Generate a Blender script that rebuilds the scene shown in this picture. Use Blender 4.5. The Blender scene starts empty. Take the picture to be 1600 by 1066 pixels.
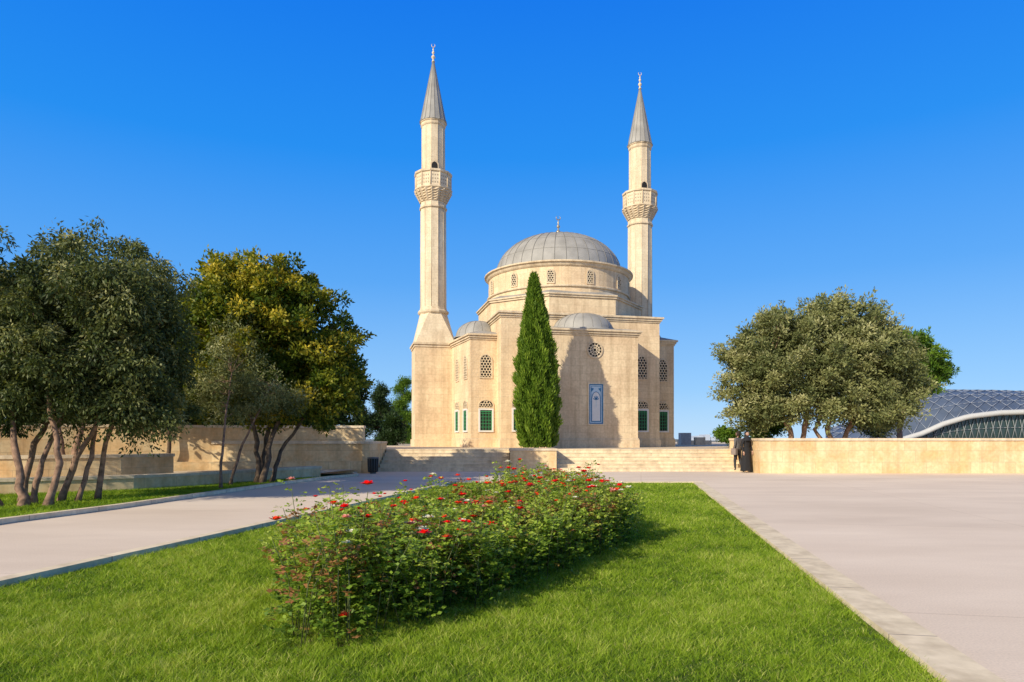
import bpy, math, random
import numpy as np
from mathutils import Vector, Matrix
random.seed(7)
RNG=np.random.default_rng(11)
scene=bpy.context.scene
COL=scene.collection
F=1066.7; HZ=686.0; CH=1.4
def PX(px,d): return (px-800.0)*d/F
def PZ(py,d): return CH+(HZ-py)*d/F

# ------------------------------------------------------------ materials
def newmat(name):
    m=bpy.data.materials.new(name); m.use_nodes=True
    nt=m.node_tree; b=nt.nodes['Principled BSDF']
    return m,nt,b
def N(nt,t,**kw):
    n=nt.nodes.new(t)
    for k,v in kw.items(): setattr(n,k,v)
    return n
def simple(name,col,rough=0.7,noise=0.15,scale=6.0,metal=0.0,bump=0.0,spec=0.3):
    m,nt,b=newmat(name)
    tc=N(nt,'ShaderNodeTexCoord'); no=N(nt,'ShaderNodeTexNoise'); no.inputs['Scale'].default_value=scale; no.inputs['Detail'].default_value=6
    nt.links.new(tc.outputs['Object'],no.inputs['Vector'])
    r=N(nt,'ShaderNodeValToRGB')
    r.color_ramp.elements[0].position=0.3; r.color_ramp.elements[1].position=0.7
    r.color_ramp.elements[0].color=[c*(1-noise) for c in col]+[1]
    r.color_ramp.elements[1].color=[min(1,c*(1+noise)) for c in col]+[1]
    nt.links.new(no.outputs['Fac'],r.inputs['Fac']); nt.links.new(r.outputs['Color'],b.inputs['Base Color'])
    b.inputs['Roughness'].default_value=rough; b.inputs['Metallic'].default_value=metal
    b.inputs['Specular IOR Level'].default_value=spec
    if bump>0:
        bp=N(nt,'ShaderNodeBump'); bp.inputs['Strength'].default_value=bump; bp.inputs['Distance'].default_value=0.02
        nt.links.new(no.outputs['Fac'],bp.inputs['Height']); nt.links.new(bp.outputs['Normal'],b.inputs['Normal'])
    return m
def stone(name,c1,c2,mortar,bw=0.62,bh=0.31,ms=0.004,stain=(0.42,0.27,0.17),stainamt=0.35,bump=0.12,nsc=0.55,streak=0.25):
    m,nt,b=newmat(name)
    uv=N(nt,'ShaderNodeUVMap')
    br=N(nt,'ShaderNodeTexBrick'); br.inputs['Scale'].default_value=1.0
    br.inputs['Brick Width'].default_value=bw; br.inputs['Row Height'].default_value=bh; br.inputs['Mortar Size'].default_value=ms
    br.inputs['Mortar Smooth'].default_value=0.3; br.inputs['Bias'].default_value=-0.2
    br.inputs['Color1'].default_value=(*c1,1); br.inputs['Color2'].default_value=(*c2,1); br.inputs['Mortar'].default_value=(*mortar,1)
    nt.links.new(uv.outputs['UV'],br.inputs['Vector'])
    tc=N(nt,'ShaderNodeTexCoord')
    n1=N(nt,'ShaderNodeTexNoise'); n1.inputs['Scale'].default_value=nsc; n1.inputs['Detail'].default_value=7; n1.inputs['Roughness'].default_value=0.65
    nt.links.new(tc.outputs['Object'],n1.inputs['Vector'])
    r1=N(nt,'ShaderNodeValToRGB'); r1.color_ramp.elements[0].position=0.42; r1.color_ramp.elements[1].position=0.68
    r1.color_ramp.elements[0].color=(0,0,0,1); r1.color_ramp.elements[1].color=(stainamt,)*3+(1,)
    nt.links.new(n1.outputs['Fac'],r1.inputs['Fac'])
    mx=N(nt,'ShaderNodeMixRGB'); mx.inputs['Color2'].default_value=(*stain,1)
    nt.links.new(r1.outputs['Color'],mx.inputs['Fac']); nt.links.new(br.outputs['Color'],mx.inputs['Color1'])
    # vertical rain streaks
    mp=N(nt,'ShaderNodeMapping'); mp.inputs['Scale'].default_value=(2.6,2.6,0.22); nt.links.new(tc.outputs['Object'],mp.inputs['Vector'])
    n3=N(nt,'ShaderNodeTexNoise'); n3.inputs['Scale'].default_value=1.0; n3.inputs['Detail'].default_value=6; n3.inputs['Roughness'].default_value=0.6
    nt.links.new(mp.outputs[0],n3.inputs['Vector'])
    r3=N(nt,'ShaderNodeValToRGB'); r3.color_ramp.elements[0].position=0.45; r3.color_ramp.elements[1].position=0.7
    r3.color_ramp.elements[0].color=(1,1,1,1); r3.color_ramp.elements[1].color=(1-streak,1-streak*1.1,1-streak*1.2,1)
    nt.links.new(n3.outputs['Fac'],r3.inputs['Fac'])
    ms3=N(nt,'ShaderNodeMixRGB',blend_type='MULTIPLY'); ms3.inputs['Fac'].default_value=1
    nt.links.new(mx.outputs['Color'],ms3.inputs['Color1']); nt.links.new(r3.outputs['Color'],ms3.inputs['Color2'])
    n2=N(nt,'ShaderNodeTexNoise'); n2.inputs['Scale'].default_value=9; n2.inputs['Detail'].default_value=8
    nt.links.new(tc.outputs['Object'],n2.inputs['Vector'])
    r2=N(nt,'ShaderNodeValToRGB'); r2.color_ramp.elements[0].position=0.3; r2.color_ramp.elements[1].position=0.7
    r2.color_ramp.elements[0].color=(0.86,0.85,0.83,1); r2.color_ramp.elements[1].color=(1.05,1.05,1.05,1)
    nt.links.new(n2.outputs['Fac'],r2.inputs['Fac'])
    ml=N(nt,'ShaderNodeMixRGB',blend_type='MULTIPLY'); ml.inputs['Fac'].default_value=1
    nt.links.new(ms3.outputs['Color'],ml.inputs['Color1']); nt.links.new(r2.outputs['Color'],ml.inputs['Color2'])
    nt.links.new(ml.outputs['Color'],b.inputs['Base Color'])
    b.inputs['Roughness'].default_value=0.85; b.inputs['Specular IOR Level'].default_value=0.2
    bp=N(nt,'ShaderNodeBump'); bp.inputs['Strength'].default_value=bump; bp.inputs['Distance'].default_value=0.015
    ad=N(nt,'ShaderNodeMath',operation='SUBTRACT'); nt.links.new(n2.outputs['Fac'],ad.inputs[0]); nt.links.new(br.outputs['Fac'],ad.inputs[1])
    nt.links.new(ad.outputs[0],bp.inputs['Height']); nt.links.new(bp.outputs['Normal'],b.inputs['Normal'])
    return m
def leafmat(name,cols,trans=0.3,rough=0.5):
    m,nt,b=newmat(name)
    at=N(nt,'ShaderNodeAttribute'); at.attribute_name='c'
    r=N(nt,'ShaderNodeValToRGB')
    el=r.color_ramp.elements
    while len(el)<len(cols): el.new(0.5)
    for i,c in enumerate(cols):
        el[i].position=i/(len(cols)-1) if not isinstance(c[0],tuple) else c[1]
        el[i].color=(*(c if not isinstance(c[0],tuple) else c[0]),1)
    nt.links.new(at.outputs['Fac'],r.inputs['Fac']); nt.links.new(r.outputs['Color'],b.inputs['Base Color'])
    b.inputs['Roughness'].default_value=rough; b.inputs['Specular IOR Level'].default_value=0.2
    tr=N(nt,'ShaderNodeBsdfTranslucent'); mix=N(nt,'ShaderNodeMixShader'); mix.inputs['Fac'].default_value=trans
    br=N(nt,'ShaderNodeMixRGB',blend_type='MULTIPLY'); br.inputs['Fac'].default_value=1; br.inputs['Color2'].default_value=(1.6,1.5,0.6,1)
    nt.links.new(r.outputs['Color'],br.inputs['Color1']); nt.links.new(br.outputs['Color'],tr.inputs['Color'])
    nt.links.new(b.outputs[0],mix.inputs[1]); nt.links.new(tr.outputs[0],mix.inputs[2])
    nt.links.new(mix.outputs[0],nt.nodes['Material Output'].inputs['Surface'])
    return m

M_STONE=stone('limestone_blocks',(0.85,0.67,0.43),(0.74,0.57,0.36),(0.56,0.43,0.28),bw=0.8,bh=0.40,ms=0.006,stain=(0.62,0.42,0.25),stainamt=0.6,streak=0.24)
M_STONEP=stone('minaret_limestone',(0.84,0.70,0.49),(0.75,0.62,0.43),(0.60,0.49,0.35),bw=0.6,bh=0.40,ms=0.006,stain=(0.64,0.49,0.32),stainamt=0.5,streak=0.2)
M_TRIM=stone('cornice_stone',(0.78,0.63,0.43),(0.71,0.57,0.39),(0.58,0.46,0.32),bw=0.9,bh=2.0,stainamt=0.4,stain=(0.50,0.39,0.27),streak=0.3)
M_WALL=stone('garden_wall_stone',(0.85,0.67,0.40),(0.70,0.53,0.30),(0.52,0.40,0.26),bw=0.9,bh=0.46,ms=0.007,stain=(0.78,0.45,0.18),stainamt=0.7,nsc=1.1,streak=0.2)
M_CAP=stone('wall_cap_stone',(0.82,0.68,0.48),(0.74,0.60,0.42),(0.45,0.36,0.28),bw=1.2,bh=5,stainamt=0.25)
M_STEP=stone('step_stone',(0.82,0.68,0.46),(0.74,0.60,0.41),(0.5,0.4,0.29),bw=1.4,bh=50,stainamt=0.4,stain=(0.60,0.46,0.30))
M_KERB=stone('kerb_stone',(0.90,0.76,0.53),(0.82,0.68,0.47),(0.42,0.34,0.26),bw=1.5,bh=50,ms=0.010,stainamt=0.3,stain=(0.62,0.50,0.36))
M_PIERCE=simple('pierced_stone_shadow',(0.36,0.28,0.19),0.9,0.1)
M_LEAD=simple('lead_roof',(0.33,0.315,0.285),0.65,0.2,1.3,0.0,0.1,0.25)
M_LEAD2=simple('lead_seam',(0.21,0.20,0.18),0.6,0.1,3)
M_GOLD=simple('finial_metal',(0.38,0.33,0.24),0.4,0.1,3,0.5)
M_DARK=simple('dark_opening',(0.02,0.018,0.015),0.6,0.1)
M_GLASS=simple('window_glass',(0.03,0.05,0.045),0.1,0.1,spec=0.6)
M_WHITE=simple('white_paint',(0.72,0.70,0.66),0.5,0.05)
M_GREEN=simple('green_grille',(0.04,0.24,0.10),0.5,0.1)
M_BLUE=simple('blue_tile',(0.045,0.19,0.36),0.3,0.25,14)
M_BLUEL=simple('pale_blue_tile',(0.50,0.62,0.70),0.35,0.12,12)
M_BARK=simple('bark',(0.26,0.16,0.105),0.9,0.5,9,bump=0.9)
M_BARKD=simple('bark_dark',(0.13,0.09,0.06),0.9,0.4,9,bump=0.8)
M_SOIL=simple('soil',(0.09,0.06,0.035),0.95,0.4,5,bump=0.8)
M_METAL=simple('painted_metal',(0.12,0.125,0.12),0.45,0.15)

def pavemat():
    m,nt,b=newmat('plaza_concrete')
    tc=N(nt,'ShaderNodeTexCoord')
    n1=N(nt,'ShaderNodeTexNoise'); n1.inputs['Scale'].default_value=0.22; n1.inputs['Detail'].default_value=9; n1.inputs['Roughness'].default_value=0.62
    mp=N(nt,'ShaderNodeMapping'); mp.inputs['Scale'].default_value=(1,2.5,1)
    nt.links.new(tc.outputs['Object'],mp.inputs['Vector']); nt.links.new(mp.outputs[0],n1.inputs['Vector'])
    r=N(nt,'ShaderNodeValToRGB'); r.color_ramp.elements[0].position=0.34; r.color_ramp.elements[1].position=0.68
    r.color_ramp.elements[0].color=(0.76,0.615,0.47,1); r.color_ramp.elements[1].color=(0.90,0.745,0.58,1)
    nt.links.new(n1.outputs['Fac'],r.inputs['Fac'])
    n2=N(nt,'ShaderNodeTexNoise'); n2.inputs['Scale'].default_value=60; n2.inputs['Detail'].default_value=4
    nt.links.new(tc.outputs['Object'],n2.inputs['Vector'])
    r2=N(nt,'ShaderNodeValToRGB'); r2.color_ramp.elements[0].position=0.35; r2.color_ramp.elements[1].position=0.65
    r2.color_ramp.elements[0].color=(0.9,0.9,0.9,1); r2.color_ramp.elements[1].color=(1.03,1.03,1.03,1)
    nt.links.new(n2.outputs['Fac'],r2.inputs['Fac'])
    ml=N(nt,'ShaderNodeMixRGB',blend_type='MULTIPLY'); ml.inputs['Fac'].default_value=1
    nt.links.new(r.outputs['Color'],ml.inputs['Color1']); nt.links.new(r2.outputs['Color'],ml.inputs['Color2'])
    br=N(nt,'ShaderNodeTexBrick'); br.offset=0.0; br.inputs['Scale'].default_value=1; br.inputs['Brick Width'].default_value=6; br.inputs['Row Height'].default_value=6
    br.inputs['Mortar Size'].default_value=0.012; br.inputs['Color1'].default_value=(1,1,1,1); br.inputs['Color2'].default_value=(0.96,0.96,0.96,1); br.inputs['Mortar'].default_value=(0.85,0.83,0.81,1)
    mp2=N(nt,'ShaderNodeMapping'); mp2.inputs['Rotation'].default_value=(0,0,math.radians(10.7))
    nt.links.new(tc.outputs['Object'],mp2.inputs['Vector']); nt.links.new(mp2.outputs[0],br.inputs['Vector'])
    m2=N(nt,'ShaderNodeMixRGB',blend_type='MULTIPLY'); m2.inputs['Fac'].default_value=1
    nt.links.new(ml.outputs['Color'],m2.inputs['Color1']); nt.links.new(br.outputs['Color'],m2.inputs['Color2'])
    nt.links.new(m2.outputs['Color'],b.inputs['Base Color'])
    b.inputs['Roughness'].default_value=0.85; b.inputs['Specular IOR Level'].default_value=0.15
    bp=N(nt,'ShaderNodeBump'); bp.inputs['Strength'].default_value=0.12; bp.inputs['Distance'].default_value=0.01
    nt.links.new(n2.outputs['Fac'],bp.inputs['Height']); nt.links.new(bp.outputs['Normal'],b.inputs['Normal'])
    return m
M_PAVE=pavemat()
M_TURF=simple('turf_base',(0.10,0.15,0.025),0.95,0.35,3.0,bump=0.6)
M_GRND=simple('open_ground',(0.16,0.17,0.15),0.95,0.25,0.05)

# ------------------------------------------------------------ mesh builder
class MB:
    def __init__(s): s.V=[];s.F=[];s.M=[];s.U=[];s.S=[]
    def add(s,verts,faces,mat=0,uvs=None,smooth=False):
        o=len(s.V); s.V+= [tuple(v) for v in verts]
        for i,f in enumerate(faces):
            s.F.append([o+k for k in f]); s.M.append(mat); s.S.append(smooth)
            if uvs is not None and uvs[i] is not None: s.U.append(uvs[i])
            else:
                p=[Vector(verts[k]) for k in f]
                n=Vector((0,0,0))
                for a in range(len(p)):
                    n+= (p[a]-p[0]).cross(p[(a+1)%len(p)]-p[0])
                if n.length>1e-12: n.normalize()
                if abs(n.z)>0.75: s.U.append([(q.x,q.y) for q in p])
                else:
                    t=Vector((-n.y,n.x,0)); t.normalize()
                    s.U.append([(q.dot(t),q.z) for q in p])
    def box(s,x0,x1,y0,y1,z0,z1,mat=0):
        v=[(x0,y0,z0),(x1,y0,z0),(x1,y1,z0),(x0,y1,z0),(x0,y0,z1),(x1,y0,z1),(x1,y1,z1),(x0,y1,z1)]
        s.add(v,[(0,1,5,4),(1,2,6,5),(2,3,7,6),(3,0,4,7),(4,5,6,7),(3,2,1,0)],mat)
    def prism(s,poly,z0,z1,mat=0,top=None):
        n=len(poly); t=top or poly
        v=[(p[0],p[1],z0) for p in poly]+[(p[0],p[1],z1) for p in t]
        L=[0]
        for i in range(n): L.append(L[-1]+math.hypot(poly[(i+1)%n][0]-poly[i][0],poly[(i+1)%n][1]-poly[i][1]))
        f=[];u=[]
        for i in range(n):
            j=(i+1)%n; f.append((i,j,n+j,n+i)); u.append([(L[i],z0),(L[i+1],z0),(L[i+1],z1),(L[i],z1)])
        f.append(tuple(range(n,2*n))); u.append(None); f.append(tuple(range(n-1,-1,-1))); u.append(None)
        s.add(v,f,mat,u)
    def rev(s,cx,cy,prof,n=24,phase=0,mat=0,smooth=False,star=None,a0=0,a1=2*math.pi,caps=True):
        full=abs(a1-a0-2*math.pi)<1e-6
        m=n if full else n+1
        v=[]
        for k,(r,z) in enumerate(prof):
            for i in range(m):
                a=phase+a0+(a1-a0)*i/n
                rr=r*(1+(star[k] if (star and i%2) else 0))
                v.append((cx+rr*math.cos(a),cy+rr*math.sin(a),z))
        f=[];u=[]; R=max(p[0] for p in prof)
        acc=[0]
        for k in range(1,len(prof)): acc.append(acc[-1]+math.hypot(prof[k][0]-prof[k-1][0],prof[k][1]-prof[k-1][1]))
        for k in range(len(prof)-1):
            for i in range(n):
                j=(i+1)%m if full else i+1
                f.append((k*m+i,k*m+j,(k+1)*m+j,(k+1)*m+i))
                x0=R*(a1-a0)*i/n; x1=R*(a1-a0)*(i+1)/n
                u.append([(x0,prof[0][1]+acc[k]),(x1,prof[0][1]+acc[k]),(x1,prof[0][1]+acc[k+1]),(x0,prof[0][1]+acc[k+1])])
        if caps and full:
            f.append(tuple((len(prof)-1)*m+i for i in range(m))); u.append(None)
            f.append(tuple(m-1-i for i in range(m))); u.append(None)
        s.add(v,f,mat,u,smooth)
    def tube(s,pts,rad,n=6,mat=0,smooth=True):
        v=[];pts=[Vector(p) for p in pts]
        for i,p in enumerate(pts):
            d=(pts[min(i+1,len(pts)-1)]-pts[max(i-1,0)])
            if d.length<1e-9: d=Vector((0,0,1))
            d.normalize()
            a=d.cross(Vector((0,1,0.1)));
            if a.length<1e-3: a=d.cross(Vector((1,0,0)))
            a.normalize(); b=d.cross(a)
            for k in range(n):
                t=2*math.pi*k/n; v.append(p+(a*math.cos(t)+b*math.sin(t))*rad[i])
        f=[]
        for i in range(len(pts)-1):
            for k in range(n):
                j=(k+1)%n; f.append((i*n+k,i*n+j,(i+1)*n+j,(i+1)*n+k))
        f.append(tuple(n-1-k for k in range(n))); f.append(tuple((len(pts)-1)*n+k for k in range(n)))
        s.add(v,f,mat,None,smooth)
    def build(s,name,mats,parent=None,loc=None,rotz=0):
        me=bpy.data.meshes.new(name); me.from_pydata(s.V,[],s.F)
        for m in mats: me.materials.append(m)
        me.polygons.foreach_set('material_index',s.M); me.polygons.foreach_set('use_smooth',s.S)
        uv=me.uv_layers.new(name='UVMap'); flat=[]
        for u in s.U:
            for a in u: flat+= [a[0],a[1]]
        uv.data.foreach_set('uv',flat)
        me.update()
        o=bpy.data.objects.new(name,me); COL.objects.link(o)
        if loc: o.location=loc
        o.rotation_euler[2]=rotz
        if parent: o.parent=parent
        return o
def empty(name,loc=(0,0,0),rotz=0):
    o=bpy.data.objects.new(name,None); COL.objects.link(o); o.location=loc; o.rotation_euler[2]=rotz; o.empty_display_size=0.5
    return o
def npmesh(name,V,k,c,mat,parent=None,smooth=False):
    V=np.asarray(V,dtype=np.float32).reshape(-1,3); n=len(V)//k
    me=bpy.data.meshes.new(name); me.vertices.add(n*k); me.vertices.foreach_set('co',V.ravel())
    me.loops.add(n*k); me.loops.foreach_set('vertex_index',np.arange(n*k,dtype=np.int32))
    me.polygons.add(n); me.polygons.foreach_set('loop_start',np.arange(0,n*k,k,dtype=np.int32))
    try: me.polygons.foreach_set('loop_total',np.full(n,k,dtype=np.int32))
    except Exception: pass
    me.update(calc_edges=True)
    at=me.attributes.new('c','FLOAT','POINT'); at.data.foreach_set('value',np.repeat(np.asarray(c,dtype=np.float32),k))
    me.materials.append(mat)
    o=bpy.data.objects.new(name,me); COL.objects.link(o)
    if parent: o.parent=parent
    return o
def nrm(a): return a/np.maximum(np.linalg.norm(a,axis=1,keepdims=True),1e-9)
def leafquads(P,D,L,W,rng):
    S=nrm(np.cross(D,rng.normal(size=D.shape)))*(W[:,None]*0.5)
    mid=P+D*(L[:,None]*0.45)
    return np.stack([P,mid+S,P+D*L[:,None],mid-S],axis=1)

# ------------------------------------------------------------ world / sun / camera
AZ=math.radians(42); EL=math.radians(28)
w=bpy.data.worlds.new('World'); scene.world=w; w.use_nodes=True
nt=w.node_tree; bg=nt.nodes['Background']
sky=nt.nodes.new('ShaderNodeTexSky'); sky.sky_type='NISHITA'; sky.sun_disc=False
sky.sun_elevation=EL; sky.sun_rotation=math.pi+AZ; sky.altitude=0; sky.air_density=1.0; sky.dust_density=0.1; sky.ozone_density=3.0
BS=0.15; bg.inputs['Strength'].default_value=BS
tc=nt.nodes.new('ShaderNodeTexCoord'); sp=nt.nodes.new('ShaderNodeSeparateXYZ'); nt.links.new(tc.outputs['Generated'],sp.inputs[0])
rp=nt.nodes.new('ShaderNodeValToRGB'); e=rp.color_ramp.elements
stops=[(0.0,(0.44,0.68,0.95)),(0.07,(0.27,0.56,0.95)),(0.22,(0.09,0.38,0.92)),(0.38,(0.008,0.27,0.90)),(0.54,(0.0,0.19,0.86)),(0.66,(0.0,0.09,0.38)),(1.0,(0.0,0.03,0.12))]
while len(e)<len(stops): e.new(0.5)
for i,(p,c) in enumerate(stops): e[i].position=p; e[i].color=(*c,1)
nt.links.new(sp.outputs['Z'],rp.inputs['Fac'])
sc=nt.nodes.new('ShaderNodeVectorMath'); sc.operation='SCALE'; sc.inputs['Scale'].default_value=0.94/BS; nt.links.new(rp.outputs['Color'],sc.inputs[0])
sc2=nt.nodes.new('ShaderNodeVectorMath'); sc2.operation='SCALE'; sc2.inputs['Scale'].default_value=0.08; nt.links.new(sky.outputs[0],sc2.inputs[0])
ad=nt.nodes.new('ShaderNodeVectorMath'); ad.operation='ADD'; nt.links.new(sc.outputs[0],ad.inputs[0]); nt.links.new(sc2.outputs[0],ad.inputs[1])
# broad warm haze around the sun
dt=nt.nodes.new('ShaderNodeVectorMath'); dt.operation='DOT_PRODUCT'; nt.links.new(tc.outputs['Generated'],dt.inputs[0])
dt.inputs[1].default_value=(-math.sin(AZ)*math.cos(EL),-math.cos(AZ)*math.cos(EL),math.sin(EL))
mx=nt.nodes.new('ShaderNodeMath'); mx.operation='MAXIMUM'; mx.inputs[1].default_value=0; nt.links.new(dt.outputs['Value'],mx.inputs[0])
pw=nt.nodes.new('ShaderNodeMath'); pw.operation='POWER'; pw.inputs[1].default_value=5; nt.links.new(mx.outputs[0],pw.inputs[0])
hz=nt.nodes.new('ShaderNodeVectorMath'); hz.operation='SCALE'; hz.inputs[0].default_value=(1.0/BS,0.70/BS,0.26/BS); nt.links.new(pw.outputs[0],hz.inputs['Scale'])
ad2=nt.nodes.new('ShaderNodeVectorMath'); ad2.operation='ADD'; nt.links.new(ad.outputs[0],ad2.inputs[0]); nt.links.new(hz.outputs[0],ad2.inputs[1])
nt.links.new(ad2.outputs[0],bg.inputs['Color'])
sl=bpy.data.lights.new('sun','SUN'); sl.energy=5.0; sl.angle=math.radians(0.5); sl.color=(1.0,0.905,0.72)
so=bpy.data.objects.new('sun',sl); COL.objects.link(so); so.location=(-20,-20,30)
dirv=Vector((math.sin(AZ)*math.cos(EL),math.cos(AZ)*math.cos(EL),-math.sin(EL)))
so.rotation_euler=dirv.to_track_quat('-Z','Y').to_euler()
cam=bpy.data.cameras.new('camera'); co=bpy.data.objects.new('camera',cam); COL.objects.link(co)
co.location=(0,0,CH); co.rotation_euler=(math.radians(90),0,0); cam.lens=24; cam.sensor_width=36; cam.shift_y=(HZ-533)/1600.0
cam.clip_start=0.05; cam.clip_end=9000
scene.camera=co
scene.view_settings.view_transform='Standard'
try: scene.view_settings.look='None'
except Exception: pass
scene.view_settings.exposure=0

# ------------------------------------------------------------ ground
def sheet(name,poly,z,mat,parent=None):
    b=MB(); b.add([(p[0],p[1],z) for p in poly],[tuple(range(len(poly)))]); return b.build(name,[mat],parent)
sheet('ground',[(-4000,-4000),(4000,-4000),(4000,4000),(-4000,4000)],-0.03,M_GRND)
sheet('plaza_pavement',[(-60,-15),(60,-15),(60,31.6),(-60,31.6)],0.0,M_PAVE)
def lx(y,side):
    return (-5.945+0.2007*y) if side==0 else (1.706+0.1842*y)
Y0,Y1=-2.0,21.0
ln=sheet('lawn',[(lx(Y0,0),Y0),(lx(Y0,1),Y0),(lx(Y1,1),Y1),(lx(Y1,0),Y1)],0.03,M_TURF)
kb=MB()
def strip(b,pts,wd,z0,z1,mat=0,side=1):
    P=[Vector((p[0],p[1])) for p in pts]; Q=[]
    for i,p in enumerate(P):
        d=(P[min(i+1,len(P)-1)]-P[max(i-1,0)]).normalized(); n=Vector((-d.y,d.x))*side; Q.append(p+n*wd)
    L=0
    n=len(P); v=[]
    for z in (z0,z1):
        v+=[(p.x,p.y,z) for p in P]; v+=[(q.x,q.y,z) for q in Q]
    f=[];u=[]
    for i in range(n-1):
        l2=L+(P[i+1]-P[i]).length
        f.append((2*n+i,2*n+i+1,3*n+i+1,3*n+i)); u.append([(L,0.01),(l2,0.01),(l2,wd),(L,wd)])
        f.append((i,i+1,2*n+i+1,2*n+i)); u.append([(L,z0),(l2,z0),(l2,z1),(L,z1)])
        f.append((n+i,n+i+1,3*n+i+1,3*n+i)); u.append([(L,z0),(l2,z0),(l2,z1),(L,z1)])
        L=l2
    f.append((0,n,3*n,2*n)); u.append(None); f.append((n-1,2*n-1,4*n-1,3*n-1)); u.append(None)
    b.add(v,f,mat,u)
strip(kb,[(lx(Y0,1),Y0),(lx(Y1,1),Y1)],0.30,-0.02,0.075,0,-1)
strip(kb,[(lx(Y0,0),Y0),(lx(Y1,0),Y1)],0.16,-0.02,0.10,0,1)
strip(kb,[(lx(Y1,0)-0.16,Y1+0.004),(lx(Y1,1)+0.3,Y1+0.004)],0.16,-0.02,0.082,0,1)
kb.build('lawn_kerb',[M_KERB])
def blades(rng,xy,hgt,wid,z=0.03,ls=0.85):
    n=len(xy); P=np.concatenate([xy,np.full((n,1),z)],axis=1)
    a=rng.uniform(0,2*np.pi,n); S=np.stack([np.cos(a),np.sin(a),np.zeros(n)],1)*(wid[:,None]*0.5)
    lean=rng.normal(size=(n,2))*ls
    T=P+np.stack([lean[:,0]*hgt,lean[:,1]*hgt,hgt],1)
    return np.stack([P-S,P+S,T],1)
M_GRASS=leafmat('grass_blades',[(0.075,0.14,0.010),(0.20,0.32,0.018),(0.34,0.46,0.035),(0.58,0.57,0.18)],0.35,0.6)
GR=np.random.default_rng(99).random((512,512))
def vnoise(x,y,s):
    u=x*s+1000; v=y*s+1000; i=np.floor(u).astype(int); j=np.floor(v).astype(int); fu=u-i; fv=v-j; fu=fu*fu*(3-2*fu); fv=fv*fv*(3-2*fv)
    g=lambda a,b:GR[a%512,b%512]
    return (g(i,j)*(1-fu)+g(i+1,j)*fu)*(1-fv)+(g(i,j+1)*(1-fu)+g(i+1,j+1)*fu)*fv
segs=[(2.8,6,10500,0.042,0.006),(6,9.5,6000,0.042,0.008),(9.5,14,2800,0.045,0.012),(14,21,1400,0.045,0.02)]
VV=[];CC=[]
for (a,b_,dens,h,wd) in segs:
    n=int((b_-a)*7.5*dens)
    y=RNG.uniform(a,b_,n); t=RNG.uniform(0.004,0.997,n); x=lx(y,0)+(lx(y,1)-lx(y,0))*t
    f=vnoise(x,y,1.3)-0.5; g=vnoise(x,y,9)-0.5+0.6*(vnoise(x,y,22)-0.5)
    hh=h*(0.45+0.8*RNG.random(n))*(1+0.5*f+0.9*g); ww=wd*(0.7+0.6*RNG.random(n))
    VV.append(blades(RNG,np.stack([x,y],1),hh,ww).reshape(-1,3))
    c=0.42+0.40*f+0.38*g+RNG.normal(size=n)*0.17; dry=RNG.random(n)<0.06; c[dry]=0.95
    CC.append(np.clip(c,0,1))
npmesh('grass_blades',np.concatenate(VV),3,np.concatenate(CC),M_GRASS,ln)

# left lawn
kl=[(-9.1,2.0),(-8.75,8),(-8.5,11.3),(-8.0,13.7),(-7.5,17.8),(-7.1,21),(-6.5,24.2),(-5.9,25.6),(-6.3,27)]
left_poly=[(-45,2.0)]+kl+[(-45,27)]
ll=sheet('side_lawn',left_poly,0.02,M_TURF)
b=MB(); strip(b,kl,0.14,-0.02,0.09,0,-1); b.build('path_kerb',[M_KERB])
n=90000
y=RNG.uniform(8,24,n); kx=np.interp(y,[p[1] for p in kl],[p[0] for p in kl]); x=kx-RNG.random(n)**1.3*6
f=vnoise(x,y,1.5)-0.5
npmesh('grass_blades',blades(RNG,np.stack([x,y],1),0.06*(0.6+0.7*RNG.random(n)),0.018*(0.6+0.7*RNG.random(n)),0.02).reshape(-1,3),3,np.clip(0.4+0.4*f+RNG.normal(size=n)*0.15,0,1),M_GRASS,ll)

# ------------------------------------------------------------ terrace, steps, walls
TZ=0.93
b=MB()
b.prism([(-70,31.5),(10.2,31.5),(10.2,28.3),(90,28.3),(90,110),(-70,110)],-0.02,TZ-0.004,0)
b.build('terrace_platform',[M_CAP])
def steps(name,x0,x1):
    b=MB(); n=6; h=TZ/n
    for i in range(n):
        ya=29.3+i*0.38
        b.box(x0,x1,ya,31.7,i*h-(0.02 if i==0 else 0),(i+1)*h-0.035,0)
        b.box(x0-0.002,x1+0.002,ya-0.02,31.72,(i+1)*h-0.035,(i+1)*h+ (0.003 if i==n-1 else 0),0)
    return b.build(name,[M_STEP,M_CAP])
steps('stone_steps',1.95,10.0); steps('stone_steps',-5.75,-0.12)
b=MB(); b.box(-0.09,1.9,29.1,31.75,-0.02,0.9,0); b.box(-0.13,1.94,29.05,31.78,0.9,0.985,1); b.build('stone_planter',[M_WALL,M_CAP])
def wallrun(name,pts,th,z1,side=1,cap=0.1,mats=None,base=True):
    b=MB(); strip(b,pts,th,-0.02,z1-cap,0,side)
    P=[Vector(p) for p in pts]; off=[]
    for i,p in enumerate(P):
        d=(P[min(i+1,len(P)-1)]-P[max(i-1,0)]).normalized(); nn=Vector((-d.y,d.x))*side; off.append(p-nn*0.04)
    d0=(P[1]-P[0]).normalized(); off[0]-=d0*0.03; d1=(P[-1]-P[-2]).normalized(); off[-1]+=d1*0.03
    strip(b,off,th+0.08,z1-cap,z1,1,side)
    return b.build(name,mats or [M_WALL,M_CAP])
o=wallrun('garden_wall',[(10.07,27.7),(60,27.7)],0.45,1.43)
b=MB(); b.box(10.07,10.5,28.152,31.6,-0.02,1.33,0); b.box(10.03,10.54,28.2,31.6,1.331,1.428,1); x=b.build('wall_return',[M_WALL,M_CAP],o)
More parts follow.
